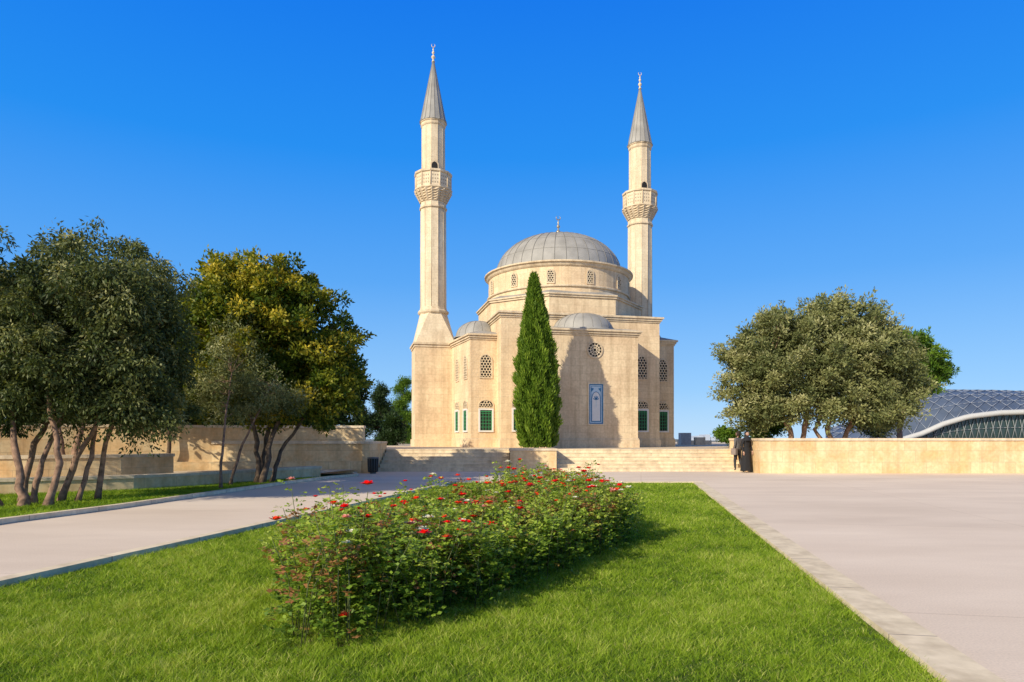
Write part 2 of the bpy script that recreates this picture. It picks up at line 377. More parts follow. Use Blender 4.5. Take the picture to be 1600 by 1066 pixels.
cv=[(-6.15,28.2),(-8,28.1),(-10,27.8),(-12,27.3),(-14,26.5),(-16,25.4),(-18,24.0),(-20,22)]
o=wallrun('garden_wall',cv,0.5,1.95,-1)
b=MB()
strip(b,[(p[0],p[1]-0.27) for p in cv],0.265,-0.02,0.5,0,-1); strip(b,[(p[0],p[1]-0.06) for p in cv[:4]],0.055,1.2,1.32,1,-1)
b.build('wall_plinth',[M_WALL,M_CAP],o)
b=MB(); b.box(-6.12,-5.80,27.9,31.6,-0.02,1.2,0); b.box(-6.16,-5.77,27.86,31.6,1.2,1.29,1); b.build('pier_wall',[M_WALL,M_CAP],o)
lw=[(-15,15.6),(-13,16.6),(-11.6,17.4),(-10.2,18.4),(-9.2,19.8),(-8.5,21.4),(-7.6,23.2),(-6.9,24.6)]
o=wallrun('low_bench_wall',lw,0.45,0.42,1,0.08)
sheet('garden_terrace_paving',[(p[0],p[1]+0.4) for p in lw]+[(-6.4,27.9),(-12,27.0),(-20,21.8)],0.16,M_CAP,o)
o=wallrun('low_bench_wall',[(-17,19.5),(-14.6,20.6),(-12.6,22.0),(-11.6,23.4)],0.5,0.9,1,0.1)

# ------------------------------------------------------------ mosque
mq=empty('mosque',(-0.6,37.5,TZ),math.radians(13))
def off(poly,d):
    n=len(poly); out=[]
    P=[Vector(p) for p in poly]
    ar=sum(P[i].x*P[(i+1)%n].y-P[(i+1)%n].x*P[i].y for i in range(n))
    sg=1 if ar>0 else -1
    for i in range(n):
        a=(P[i]-P[i-1]).normalized(); c=(P[(i+1)%n]-P[i]).normalized()
        n1=Vector((a.y,-a.x))*sg; n2=Vector((c.y,-c.x))*sg
        m=(n1+n2).normalized(); out.append(tuple(P[i]+m*(d/max(0.3,m.dot(n1)))))
    return out
def mass(b,poly,z1,mat=0,top=0.0,j=0.0,plinth=True):
    b.prism(poly,-0.02,z1-0.32,0)
    b.prism(off(poly,0.05),z1-0.32,z1-0.22,1)
    b.prism(off(poly,0.12),z1-0.22,z1-0.10,1)
    b.prism(off(poly,0.20),z1-0.10,z1,1)
    if plinth:
        b.prism(off(poly,0.07),-0.02,0.42+j,0); b.prism(off(poly,0.035),0.42+j,0.50+j,1)
rect=lambda x0,x1,y0,y1:[(x0,y0),(x1,y0),(x1,y1),(x0,y1)]
b=MB()
mass(b,rect(0,9.4,0,9.4),7.5)
mass(b,rect(2.1,7.28,-1.8,0.5),6.37,j=0.01)
wingL=[(0.3,1.2),(0.3,8.2),(-2.0,8.2),(-2.0,4.9),(-1.5,1.2)]
wingR=[(9.4-p[0],p[1]) for p in wingL]
mass(b,wingL,6.39,j=0.02); mass(b,wingR,6.392,j=0.022)
C=(4.7,4.7)
oc=[(C[0]+5.15*math.cos(math.radians(22.5+45*i)),C[1]+5.15*math.sin(math.radians(22.5+45*i))) for i in range(8)]
b.prism(oc,7.5,8.45,0); b.prism(off(oc,0.08),8.45,8.56,1); b.prism(off(oc,0.15),8.56,8.64,1)
b.rev(C[0],C[1],[(4.4,8.6),(4.4,10.35)],48,0,0)
b.rev(C[0],C[1],[(4.47,9.12),(4.5,9.15),(4.5,9.22),(4.47,9.25)],48,0,1)
b.rev(C[0],C[1],[(4.44,10.3),(4.5,10.36),(4.56,10.48),(4.66,10.52),(4.66,10.60),(4.2,10.64)],48,0,1)
b.build('stone_walls',[M_STONE,M_TRIM],mq)
b=MB()
b.prism(off(rect(0,9.4,0,9.4),0.16),7.502,7.7,0,top=off(rect(0,9.4,0,9.4),-0.8))
b.prism(off(oc,0.12),8.642,8.95,0,top=off(oc,-0.62))
b.prism(off(rect(2.1,7.28,-1.8,-0.1),0.17),6.372,6.52,0,top=off(rect(2.1,7.28,-1.8,0.4),-0.45))
b.prism(off(wingL,0.17),6.394,6.65,0,top=off(wingL,-0.6)); b.prism(off(wingR,0.17),6.394,6.65,0,top=off(wingR,-0.6))
def dome(b,cx,cy,R,rise,z0,n=32,rib=0.03,mat=0,rm=1,a0=0,a1=2*math.pi,lip=0.12):
    prof=[(R+lip,z0-0.10),(R+lip,z0-0.02),(R,z0)]
    for i in range(1,15):
        t=i/14; a=t*math.pi/2
        prof.append((max(R*math.cos(a)**0.93,0.01),z0+rise*math.sin(a)))
    b.rev(cx,cy,prof,n*2,0,mat,True,caps=False,a0=a0,a1=a1)
    for k in range(n):
        t=2*math.pi*k/n
        pts=[(cx+r*math.cos(t),cy+r*math.sin(t),z+0.004) for r,z in prof[1:-1]]
        b.tube(pts,[rib]*len(pts),4,rm)
dome(b,C[0],C[1],3.95,2.6,10.66,36,0.022)
b.rev(C[0],C[1],[(4.62,10.61),(4.1,10.67)],48,0,0,caps=False)
for tt in (0.22,0.45,0.66):
    a=tt*math.pi/2; r=3.95*math.cos(a)**0.93; z=10.66+2.6*math.sin(a)
    b.tube([(C[0]+r*math.cos(q),C[1]+r*math.sin(q),z) for q in np.linspace(0,2*math.pi,49)],[0.014]*49,4,1)
dome(b,4.7,-0.02,1.72,1.0,6.52,20,0.015)
dome(b,-0.55,4.0,1.35,0.95,6.62,16,0.015); dome(b,9.95,4.0,1.35,0.95,6.62,16,0.015)
b.build('lead_domes_and_roofs',[M_LEAD,M_LEAD2],mq)
def finial(b,cx,cy,z,s=1.0):
    b.rev(cx,cy,[(0.12*s,z-0.05),(0.07*s,z+0.06*s),(0.05*s,z+0.15*s),(0.12*s,z+0.22*s),(0.14*s,z+0.28*s),(0.10*s,z+0.36*s),(0.035*s,z+0.42*s),(0.035*s,z+0.5*s),(0.09*s,z+0.56*s),(0.10*s,z+0.6*s),(0.06*s,z+0.67*s),(0.025*s,z+0.72*s),(0.06*s,z+0.8*s),(0.025*s,z+0.87*s),(0.02*s,z+0.95*s),(0.005,z+1.0*s)],12,0,0,True)
    zc=z+1.08*s; pts=[];rad=[]
    for i in range(13):
        a=math.radians(90+25)+math.radians(310)*i/12; pts.append((cx+0.12*s*math.cos(a),cy,zc+0.12*s*math.sin(a))); rad.append(s*(0.004+0.026*math.sin(math.pi*i/12)))
    b.tube(pts,rad,6,0)
b=MB(); finial(b,C[0],C[1],13.2,1.15); b.build('dome_finial',[M_GOLD],mq)
def minaret(name,cx,cy):
    b=MB()
    b.prism(rect(cx-1.25,cx+1.25,cy-1.25,cy+1.25),-0.02,6.1,6)
    b.prism(rect(cx-1.32,cx+1.32,cy-1.32,cy+1.32),-0.02,0.45,6)
    b.prism(rect(cx-1.30,cx+1.30,cy-1.30,cy+1.30),6.1,6.25,1); b.prism(rect(cx-1.37,cx+1.37,cy-1.37,cy+1.37),6.25,6.37,1)
    def oct_(h,ch):
        k=h-ch
        return [(cx+h,cy-k),(cx+h,cy+k),(cx+k,cy+h),(cx-k,cy+h),(cx-h,cy+k),(cx-h,cy-k),(cx-k,cy-h),(cx+k,cy-h)]
    b.prism(oct_(1.24,0.02),6.37,8.3,0,top=oct_(0.82,0.46))
    P=math.pi/12
    b.rev(cx,cy,[(0.92,8.28),(0.98,8.36),(0.98,8.46),(0.86,8.56),(0.84,8.7)],12,P,1)
    b.rev(cx,cy,[(0.82,8.6),(0.80,15.4)],12,P,0)
    for k in range(12):
        a=P+2*math.pi*k/12; b.tube([(cx+0.815*math.cos(a),cy+0.815*math.sin(a),8.6),(cx+0.795*math.cos(a),cy+0.795*math.sin(a),15.3)],[0.02,0.02],5,1)
    b.rev(cx,cy,[(0.83,14.85),(0.88,14.89),(0.88,14.97),(0.83,15.01)],12,P,1)
    zz=15.30; r=0.84
    for k in range(5):
        r2=r+0.072
        b.rev(cx,cy,[(r,zz),(r2,zz+0.10),(r2+0.01,zz+0.135)],36,0,1,star=[0.0,-0.10,-0.10]); zz+=0.135; r=r2
    b.rev(cx,cy,[(1.14,zz-0.01),(1.21,zz+0.04),(1.21,zz+0.12),(1.14,zz+0.14)],12,P,1)
    b.rev(cx,cy,[(1.12,zz+0.1),(1.12,zz+1.02)],12,P,0)
    b.rev(cx,cy,[(1.14,zz+0.98),(1.20,zz+1.02),(1.20,zz+1.14),(1.15,zz+1.16)],12,P,1)
    for k in range(12):
        a=P+2*math.pi*(k+0.5)/12; ap=1.12*math.cos(math.pi/12); tx,ty=-math.sin(a),math.cos(a); nx,ny=math.cos(a),math.sin(a)
        for row in range(3):
            for cl in range(3):
                uu=(cl-1)*0.15; z=zz+0.33+row*0.22; q=[]
                for s_ in range(6):
                    an=math.pi*s_/3+math.pi/6; q.append((cx+nx*(ap+0.004)+tx*(uu+0.042*math.cos(an)),cy+ny*(ap+0.004)+ty*(uu+0.042*math.cos(an)),z+0.055*math.sin(an)))
                b.add(q,[(0,1,2,3,4,5)],5)
        a2=P+2*math.pi*k/12; b.tube([(cx+1.13*math.cos(a2),cy+1.13*math.sin(a2),zz+0.12),(cx+1.13*math.cos(a2),cy+1.13*math.sin(a2),zz+1.0)],[0.035,0.035],6,1)
    b.rev(cx,cy,[(0.74,zz+0.3),(0.73,20.15)],12,P,0)
    for k in range(12):
        a=P+2*math.pi*k/12; b.tube([(cx+0.735*math.cos(a),cy+0.735*math.sin(a),zz+1),(cx+0.725*math.cos(a),cy+0.725*math.sin(a),20.1)],[0.016,0.016],5,1)
    b.rev(cx,cy,[(0.75,20.05),(0.79,20.12),(0.79,20.26),(0.84,20.30),(0.84,20.37)],12,P,1)
    a=math.radians(-90); 
    nx,ny=math.cos(a),math.sin(a); tx,ty=-ny,nx
    ar=[(-0.19,0),(0.19,0),(0.19,0.85),(0.14,0.98),(0,1.07),(-0.14,0.98),(-0.19,0.85)]
    z0=zz+0.66
    for (s_,e_,mm) in ((1.3,0.735,1),(1.0,0.742,2)):
        q=[(cx+nx*e_+tx*p[0]*s_,cy+ny*e_+ty*p[0]*s_,z0+p[1]*(1+(s_-1)*0.35)) for p in ar]+[(cx+nx*0.6+tx*p[0]*s_,cy+ny*0.6+ty*p[0]*s_,z0+p[1]*(1+(s_-1)*0.35)) for p in ar]
        b.add(q,[tuple(range(7))]+[(i,(i+1)%7,7+(i+1)%7,7+i) for i in range(7)],mm)
    b.rev(cx,cy,[(0.87,20.36),(0.80,20.48),(0.04,24.35)],16,0,3)
    for k in range(16):
        t=2*math.pi*k/16; b.tube([(cx+0.86*math.cos(t),cy+0.86*math.sin(t),20.40),(cx+0.80*math.cos(t),cy+0.80*math.sin(t),20.5),(cx+0.04*math.cos(t),cy+0.04*math.sin(t),24.36)],[0.016,0.016,0.008],4,4)
    finial(b,cx,cy,24.3,0.92)
    return b.build(name,[M_STONEP,M_TRIM,M_DARK,M_LEAD,M_LEAD2,M_PIERCE,M_STONE],mq)
minaret('minaret',-3.0,6.42); minaret('minaret',11.06,6.58)

wb=MB(); WM=[M_TRIM,M_DARK,M_WHITE,M_GREEN,M_GLASS,M_BLUE,M_BLUEL,M_STONEP]
class Pl:
    def __init__(s,o,t,n): s.o=Vector(o); s.t=Vector((t[0],t[1],0)).normalized(); s.n=Vector((n[0],n[1],0)).normalized()
    def p(s,a,c,bb): return tuple(s.o+s.t*a+s.n*bb+Vector((0,0,c)))
def ext(pl,poly,b0,b1,mat):
    n=len(poly); v=[pl.p(p[0],p[1],b1) for p in poly]+[pl.p(p[0],p[1],b0) for p in poly]
    wb.add(v,[tuple(range(n))]+[(i,(i+1)%n,n+(i+1)%n,n+i) for i in range(n)],mat)
def ring(pl,pi,po,b0,b1,mat):
    n=len(pi); v=[pl.p(p[0],p[1],b1) for p in pi]+[pl.p(p[0],p[1],b1) for p in po]+[pl.p(p[0],p[1],b0) for p in pi]+[pl.p(p[0],p[1],b0) for p in po]
    f=[]
    for i in range(n):
        j=(i+1)%n; f+=[(i,j,n+j,n+i),(n+i,n+j,3*n+j,3*n+i),(i,j,2*n+j,2*n+i)]
    wb.add(v,f,mat)
def arch(w,h,e=0,k=0.55):
    hw=w/2+e; sp=h-w*k; P=[(-hw,-e),(hw,-e),(hw,sp)]
    for i in range(1,8):
        t=i/8; a=t*math.pi/2; P.append((hw*math.cos(a)**0.9,sp+(w*k+e)*math.sin(a)))
    P.append((0,h+e*1.2))
    for i in range(7,0,-1):
        t=i/8; a=t*math.pi/2; P.append((-hw*math.cos(a)**0.9,sp+(w*k+e)*math.sin(a)))
    P.append((-hw,sp)); return P
def seg(pl,a,c,w,b0,b1,mat):
    d=Vector((c[0]-a[0],c[1]-a[1]));
    if d.length<1e-6: return
    d.normalize(); n=Vector((-d.y,d.x))*w*0.5
    ext(pl,[(a[0]+n.x,a[1]+n.y),(a[0]-n.x,a[1]-n.y),(c[0]-n.x,c[1]-n.y),(c[0]+n.x,c[1]+n.y)],b0,b1,mat)
def hexl(pl,inside,R,x0,x1,z0,z1,w,b0,b1,mat):
    dx=R*math.sqrt(3); dz=R*1.5; r=0; z=z0; done=set()
    while z<z1+R:
        x=x0+(dx/2 if r%2 else 0)
        while x<x1+R:
            pts=[(x+R*math.sin(math.pi*i/3),z+R*math.cos(math.pi*i/3)) for i in range(6)]
            for i in range(6):
                a=pts[i];c=pts[(i+1)%6]; m=((a[0]+c[0])/2,(a[1]+c[1])/2); key=(round(m[0],3),round(m[1],3))
                if key in done or not inside(*m): continue
                done.add(key); seg(pl,a,c,w,b0,b1,mat)
            x+=dx
        z+=dz; r+=1
def lattice_window(pl,w,h,R=0.10):
    A=arch(w,h); ring(pl,A,arch(w,h,0.07),0,0.045,0); ext(pl,A,0,0.006,1)
    def ins(x,z):
        if z<0 or z>h: return False
        sp=h-w*0.55
        if z<sp: return abs(x)<w/2
        return (x/(w/2))**2+((z-sp)/(w*0.55))**2<1
    hexl(pl,ins,R,-w/2,w/2,0,h,R*0.42,0.0065,0.035,7)
def rect_window(pl,w,h,ty=True):
    q=lambda w,h,e:[(-w/2-e,-e),(w/2+e,-e),(w/2+e,h+e),(-w/2-e,h+e)]
    ring(pl,q(w,h,0),q(w,h,0.09),0,0.07,2); ext(pl,q(w,h,0),0,0.008,1)
    nx=4
    for i in range(1,nx): seg(pl,(-w/2+w*i/nx,0),(-w/2+w*i/nx,h),0.03,0.009,0.03,3)
    nz=6
    for i in range(1,nz): seg(pl,(-w/2,h*i/nz),(w/2,h*i/nz),0.03,0.009,0.032,3)
    ring(pl,q(w-0.10,h-0.10,0),q(w-0.10,h-0.10,0.05),0.009,0.036,3)
    if ty:
        p2=Pl(pl.p(0,h+0.16,0),pl.t,pl.n); A=arch(w+0.1,0.38,0,0.36); ring(p2,A,arch(w+0.1,0.38,0.06,0.36),0,0.05,0); ext(p2,A,0,0.006,1)
        hexl(p2,lambda x,z: 0<=z and (x/((w+0.1)/2))**2+(z/0.36)**2<1,0.09,-w/2,w/2,0,0.38,0.04,0.0065,0.03,7)
front=lambda u,v,z: Pl((u,v,z),(1,0),(0,-1))
lattice_window(front(-0.62,1.2,3.95),0.62,1.25); rect_window(front(-0.62,1.2,0.95),0.68,1.15)
dd=Vector((-0.5,3.7)).normalized(); nn=Vector((-dd.y,dd.x)); 
if nn.x>0: nn=-nn
for s_ in (0.9,2.6):
    o_=Vector((-1.5,1.2))+dd*s_; pl=Pl((o_.x,o_.y,0.95),(dd.x,dd.y),(nn.x,nn.y)); rect_window(pl,0.62,1.15)
    pl=Pl((o_.x,o_.y,3.95),(dd.x,dd.y),(nn.x,nn.y)); lattice_window(pl,0.58,1.25)
rect_window(front(1.0,0,0.95),0.62,1.15)
lattice_window(front(8.3,0,3.95),0.58,1.25); rect_window(front(8.3,0,0.95),0.62,1.15)
lattice_window(front(10.15,1.2,3.95),0.58,1.25); rect_window(front(10.15,1.2,0.95),0.62,1.15)
pl=front(4.78,-1.8,5.27)
circ=lambda r,n=24:[(r*math.cos(2*math.pi*i/n),r*math.sin(2*math.pi*i/n)) for i in range(n)]
ring(pl,circ(0.38),circ(0.46),0,0.05,0); ext(pl,circ(0.38),0,0.006,1); ring(pl,circ(0.08,24),circ(0.12,24),0.007,0.04,7); ring(pl,circ(0.23,24),circ(0.27,24),0.007,0.037,7)
for i in range(12):
    a=2*math.pi*i/12; seg(pl,(0.11*math.cos(a),0.11*math.sin(a)),(0.38*math.cos(a),0.38*math.sin(a)),0.035,0.007,0.035,7)
pl=front(4.85,-1.8,1.28); w_,h_=0.80,2.15
q=lambda e:[(-w_/2+e,e),(w_/2-e,e),(w_/2-e,h_-e),(-w_/2+e,h_-e)]
ring(pl,q(0),q(-0.07),0,0.05,7); ring(pl,q(0.06),q(0),0,0.035,5); ext(pl,q(0.06),0,0.010,6)
ring(pl,q(0.13),q(0.11),0.0105,0.02,5)
pa=Pl(pl.p(0,0.16,0),pl.t,pl.n); ext(pa,arch(0.46,1.55,0,0.9),0.0105,0.022,2); ring(pa,arch(0.46,1.55,0,0.9),arch(0.46,1.55,0.03,0.9),0.0105,0.03,5)
for i in range(5):
    a=math.pi*(i+0.5)/5; seg(pl,(0,1.30),(0.17*math.cos(a),1.30+0.22*math.sin(a)),0.05,0.023,0.028,5)
seg(pl,(0,0.9),(0,1.3),0.03,0.023,0.03,6)
for sx in (-1,1):
    ext(pl,[(sx*0.27,1.72),(sx*0.12,1.90),(sx*0.27,1.95)],0.021,0.027,5)
for k in range(24):
    a=2*math.pi*(k+0.5)/24; r=4.4
    pl=Pl((C[0]+r*math.cos(a),C[1]+r*math.sin(a),9.38),(-math.sin(a),math.cos(a)),(math.cos(a),math.sin(a)))
    if k%2==0: 
        lattice_window(pl,0.34,0.70,0.08)
wb.build('windows_and_tile_panel',WM,mq)

# ------------------------------------------------------------ trees
def clumps(rng,lumps,n,shell=0.6):
    vol=np.array([l[1][0]*l[1][1]*l[1][2] for l in lumps])**0.7; vol/=vol.sum()
    idx=rng.choice(len(lumps),n,p=vol); D=nrm(rng.normal(size=(n,3))); r=shell+(1.12-shell)*rng.random(n)
    inner=rng.random(n)<0.2; r[inner]=rng.random(inner.sum())*shell
    c=np.array([l[0] for l in lumps])[idx]; R=np.array([l[1] for l in lumps])[idx]
    return c+D*R*r[:,None]
def leaves(rng,C,nper,cr,L,W,droop=0.0,up=0.0,flat=0.75):
    n=len(C); val=rng.random(n); rad=cr*(0.5+0.9*rng.random(n))
    idx=np.repeat(np.arange(n),nper); m=len(idx)
    D=nrm(rng.normal(size=(m,3))); rr=rng.random(m)**0.5
    P=C[idx]+D*(rad[idx]*rr)[:,None]*np.array([1,1,flat]); P[:,2]-=droop*rad[idx]*(rr**2)*np.hypot(D[:,0],D[:,1])*1.2
    d=nrm(D+rng.normal(size=(m,3))*0.7+np.array([0,0,up-droop*1.2]))
    l=L*(0.6+0.8*rng.random(m)); w_=W*(0.6+0.8*rng.random(m))
    Q=leafquads(P,d,l,w_,rng)
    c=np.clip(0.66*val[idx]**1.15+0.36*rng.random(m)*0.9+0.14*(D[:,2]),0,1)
    return Q.reshape(-1,3),c
def make_tree(name,lumps,stems,ncl,nper,cr,L,W,lmat,bmat,seed,droop=0.0,nbr=60,shell=0.6,up=0.0,sprays=0):
    rng=np.random.default_rng(seed); rnd=random.Random(seed)
    root=empty(name,(stems[0][0][0],stems[0][0][1],stems[0][0][2]))
    org=Vector(root.location)
    C=clumps(rng,lumps,ncl,shell)
    b=MB(); ends=[]
    for st in stems:
        pts=[Vector(p) for p in st[:-1]]; r0=st[-1]
        path=[];K=4
        for i in range(len(pts)-1):
            for k in range(K):
                p=pts[i].lerp(pts[i+1],k/K)
                if i+k>0: p=p+Vector((rnd.uniform(-1,1),rnd.uniform(-1,1),0))*r0*0.45
                path.append(p)
        path.append(pts[-1]); nP=len(path)
        rad=[r0*(1.4 if i==0 else 1)*(1-0.62*i/(nP-1))*rnd.uniform(0.9,1.1) for i in range(nP)]
        b.tube([p-org for p in path],rad,9,0); ends.append((path,rad))
    for i in range(min(nbr,ncl)):
        c=Vector(C[i]); best=None
        for path,rad in ends:
            for k in range(len(path)//2,len(path)):
                dz=c.z-path[k].z
                d=(c-path[k]).length+(3 if dz<0 else 0)
                if best is None or d<best[0]: best=(d,path[k],rad[k])
        s=best[1]; mid=s.lerp(c,0.5)+Vector((rnd.uniform(-.2,.2),rnd.uniform(-.2,.2),0.12*best[0]*0.5))
        q=[s,s.lerp(mid,0.5)+Vector((rnd.uniform(-.06,.06),)*3),mid,c]; r=min(best[2]*0.6,0.015+0.018*best[0])
        b.tube([p-org for p in q],[r,r*0.75,r*0.5,r*0.2],6,0)
    b.build('trunk_and_limbs',[bmat],root)
    V,c=leaves(rng,C,nper,cr,L,W,droop,up)
    if sprays:
        K=rng.choice(len(C),sprays); cen=C.mean(0); dirs=nrm(C[K]-cen+np.array([0,0,0.5])+rng.normal(size=(sprays,3))*0.7)
        ss=[];cc=[]
        for k in range(sprays):
            m=34; t=rng.random(m); P=C[K[k]]+dirs[k]*(t[:,None]*cr*1.35+cr*0.3)+rng.normal(size=(m,3))*(0.05+0.06*(1-t[:,None]))
            D=nrm(dirs[k]+rng.normal(size=(m,3))*0.8); ss.append(leafquads(P,D,np.full(m,L),np.full(m,W),rng).reshape(-1,3)); cc.append(np.clip(0.4+0.3*rng.random(m),0,1))
        V=np.concatenate([V]+ss); c=np.concatenate([c]+cc)
    V=V-np.array(org)
    npmesh('foliage',V,4,c,lmat,root)
    return root
ML_OLIVE=leafmat('olive_leaves',[(0.022,0.036,0.010),(0.06,0.085,0.022),(0.14,0.16,0.05),(0.42,0.41,0.18)],0.2)
ML_YG=leafmat('yellow_green_leaves',[(0.022,0.05,0.005),(0.075,0.12,0.010),(0.23,0.235,0.02),(0.62,0.48,0.05)],0.28)
ML_GREY=leafmat('grey_olive_leaves',[(0.055,0.07,0.022),(0.14,0.165,0.06),(0.28,0.29,0.115),(0.50,0.48,0.25)],0.22)
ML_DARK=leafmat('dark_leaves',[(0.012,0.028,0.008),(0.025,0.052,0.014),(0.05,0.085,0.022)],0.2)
ML_PINE=leafmat('pine_needles',[(0.03,0.08,0.010),(0.10,0.19,0.02),(0.22,0.33,0.03)],0.25)
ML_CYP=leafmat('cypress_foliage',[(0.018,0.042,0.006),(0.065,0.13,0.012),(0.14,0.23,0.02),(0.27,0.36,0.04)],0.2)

# tree A
LA=[((-9.7,14.6,4.2),(1.6,1.7,1.5)),((-8.35,14.4,4.5),(1.05,1.2,1.25)),((-10.9,14.8,4.3),(1.5,1.5,1.7)),((-8.25,14.6,3.0),(1.1,1.2,1.1)),((-10.0,14.2,2.9),(1.5,1.4,0.9)),((-9.1,15.6,4.9),(1.3,1.2,1.2)),((-7.95,14.8,3.7),(0.8,1.0,1.2)),((-11.8,14.5,3.2),(1.2,1.2,1.4)),((-9.3,14.9,2.6),(1.2,1.2,0.8)),((-7.9,15.0,2.2),(0.8,0.9,0.6)),((-10.9,14.3,2.2),(0.9,0.9,0.6))]
SA=[[(-9.45,13.9,0),(-9.25,14.0,0.9),(-9.6,14.2,1.9),(-9.9,14.3,3.4),0.08],
    [(-9.95,13.9,0),(-10.1,14,0.8),(-10.5,14.3,1.8),(-10.9,14.6,3.4),0.09],
    [(-9.85,14.9,0),(-9.5,14.9,1.0),(-9.0,15.0,2.0),(-8.7,14.9,3.4),0.075],
    [(-9.35,15.4,0),(-9.15,15.3,1.1),(-8.7,15.1,2.1),(-8.3,14.8,3.0),0.065],
    [(-9.55,15.0,0),(-9.3,15.1,1.0),(-9.2,15.2,2.1),(-9.1,15.3,3.4),0.06],
    [(-10.7,14.9,0),(-10.5,14.9,1.0),(-10.1,15.0,2.2),(-9.8,15.2,3.8),0.08],
    [(-10.1,14.4,0),(-10.0,14.5,0.9),(-9.6,14.7,2.1),(-9.3,14.9,3.6),0.07],
    [(-10.35,13.8,0),(-10.7,13.9,0.9),(-11.3,14.1,1.8),(-11.8,14.3,3.0),0.07]]
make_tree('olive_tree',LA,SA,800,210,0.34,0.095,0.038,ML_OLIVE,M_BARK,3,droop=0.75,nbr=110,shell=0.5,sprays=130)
# neighbouring olives beyond the left edge of the view
LX=[((-14.8,15.8,3.8),(1.9,1.9,1.6)),((-13.6,16.4,4.6),(1.4,1.4,1.3)),((-16.0,16,4.5),(1.5,1.5,1.3)),((-14.6,16.5,5.2),(1.3,1.3,1.0))]
SX=[[(-14.8,15.8,0),(-14.7,15.9,1.2),(-14.2,16.1,2.4),(-13.8,16.3,4.0),0.12],[(-15.1,15.9,0),(-15.3,15.9,1.2),(-15.6,15.9,2.4),(-15.9,16,4.0),0.12]]
make_tree('olive_tree',LX,SX,380,130,0.40,0.11,0.045,ML_OLIVE,M_BARK,4,droop=0.5,nbr=60,shell=0.5)
LX=[((-14.0,21.5,4.4),(1.9,1.9,1.7)),((-12.9,22,5.2),(1.3,1.4,1.2)),((-15.0,22,5.0),(1.4,1.4,1.3))]
SX=[[(-13.9,21.6,0),(-13.8,21.7,1.4),(-13.4,21.8,2.8),(-13.0,22,4.6),0.12],[(-14.1,21.5,0),(-14.3,21.6,1.3),(-14.7,21.8,2.8),(-15,22,4.4),0.11]]
make_tree('olive_tree',LX,SX,330,120,0.42,0.13,0.055,ML_OLIVE,M_BARK,6,droop=0.4,nbr=50,shell=0.5)
# tree B
LB=[((-8.4,21.6,5.0),(2.0,2.0,1.9)),((-6.9,21.8,4.7),(1.7,1.8,1.7)),((-9.7,22,4.3),(1.4,1.6,1.6)),((-8.9,21.8,6.1),(1.2,1.4,1.1)),((-6.0,22,3.7),(1.1,1.4,1.4)),((-7.5,21.8,3.0),(2.1,1.6,1.1)),((-7.4,21.5,6.0),(1.1,1.3,1.1)),((-10.1,22.2,5.3),(0.7,1.0,0.8)),((-6.3,21.8,2.7),(1.2,1.3,0.9)),((-9.2,22.2,2.9),(1.3,1.3,1.0))]
SB=[[(-7.9,21.2,0),(-7.95,21.3,1.0),(-8.2,21.5,2.2),(-8.6,21.7,4.2),0.10],[(-7.7,21.0,0),(-7.55,21.2,1.1),(-7.2,21.5,2.3),(-6.7,21.8,4.2),0.10],[(-8.05,21.5,0),(-7.8,21.6,1.1),(-7.7,21.8,2.4),(-7.7,21.8,4.6),0.09],[(-7.55,21.4,0),(-7.3,21.5,1.0),(-6.6,21.7,2.1),(-5.9,21.9,3.4),0.075]]
make_tree('privet_tree',LB,SB,950,135,0.38,0.13,0.07,ML_YG,M_BARKD,5,droop=0.1,nbr=110,shell=0.55,up=0.2,sprays=170)
LD=[((-8.2,20.0,3.5),(0.95,0.9,0.9)),((-7.4,20.0,2.8),(0.9,0.8,0.65)),((-8.9,20.2,2.7),(0.6,0.7,0.6)),((-6.7,20.2,2.6),(0.6,0.7,0.5)),((-8.1,20.0,4.4),(0.5,0.6,0.5)),((-8.4,19.9,2.3),(0.7,0.6,0.4))]
SD=[[(-7.98,18.7,0),(-7.97,18.75,1.0),(-8.0,19.1,2.0),(-8.0,19.5,3.3),0.045],[(-8.3,20.1,0),(-8.0,20.0,1.0),(-7.5,19.9,2.0),(-7.0,19.8,2.9),0.05]]
make_tree('young_olive_tree',LD,SD,170,120,0.32,0.085,0.028,ML_GREY,M_BARK,8,droop=0.3,nbr=50,sprays=60)
def bgtree(name,px,d,ytop,ybot,wpx,mat,seed,base=TZ,n=260,nper=80,L=0.16,W=0.07,cr=0.5,sprays=0):
    x=PX(px,d); zt=PZ(ytop,d); zb_=PZ(ybot,d); rx=wpx*d/F/2; rz=(zt-zb_)/2; zc=(zt+zb_)/2
    r=random.Random(seed)
    lumps=[((x,d,zc),(rx*0.75,rx*0.75,rz*0.8))]+[((x+r.uniform(-.6,.6)*rx,d+r.uniform(-.5,.5)*rx,zc+r.uniform(-.5,.6)*rz),(rx*r.uniform(.35,.55),rx*0.5,rz*r.uniform(.3,.5))) for _ in range(5)]
    st=[[(x,d,base-0.05),(x+0.1,d,(base+zc)/2),(x,d,zc+rz*0.3),max(0.08,min(0.25,rx*0.07))]]
    return make_tree(name,lumps,st,n,nper,cr,L,W,mat,M_BARKD,seed,nbr=30,sprays=sprays)
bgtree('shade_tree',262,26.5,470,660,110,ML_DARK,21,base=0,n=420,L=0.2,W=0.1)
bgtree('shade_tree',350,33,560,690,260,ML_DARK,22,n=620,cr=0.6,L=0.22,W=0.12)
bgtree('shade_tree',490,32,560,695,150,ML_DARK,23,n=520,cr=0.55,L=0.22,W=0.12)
bgtree('shade_tree',110,30,520,700,300,ML_DARK,24,n=700,cr=0.7,L=0.22,W=0.12)
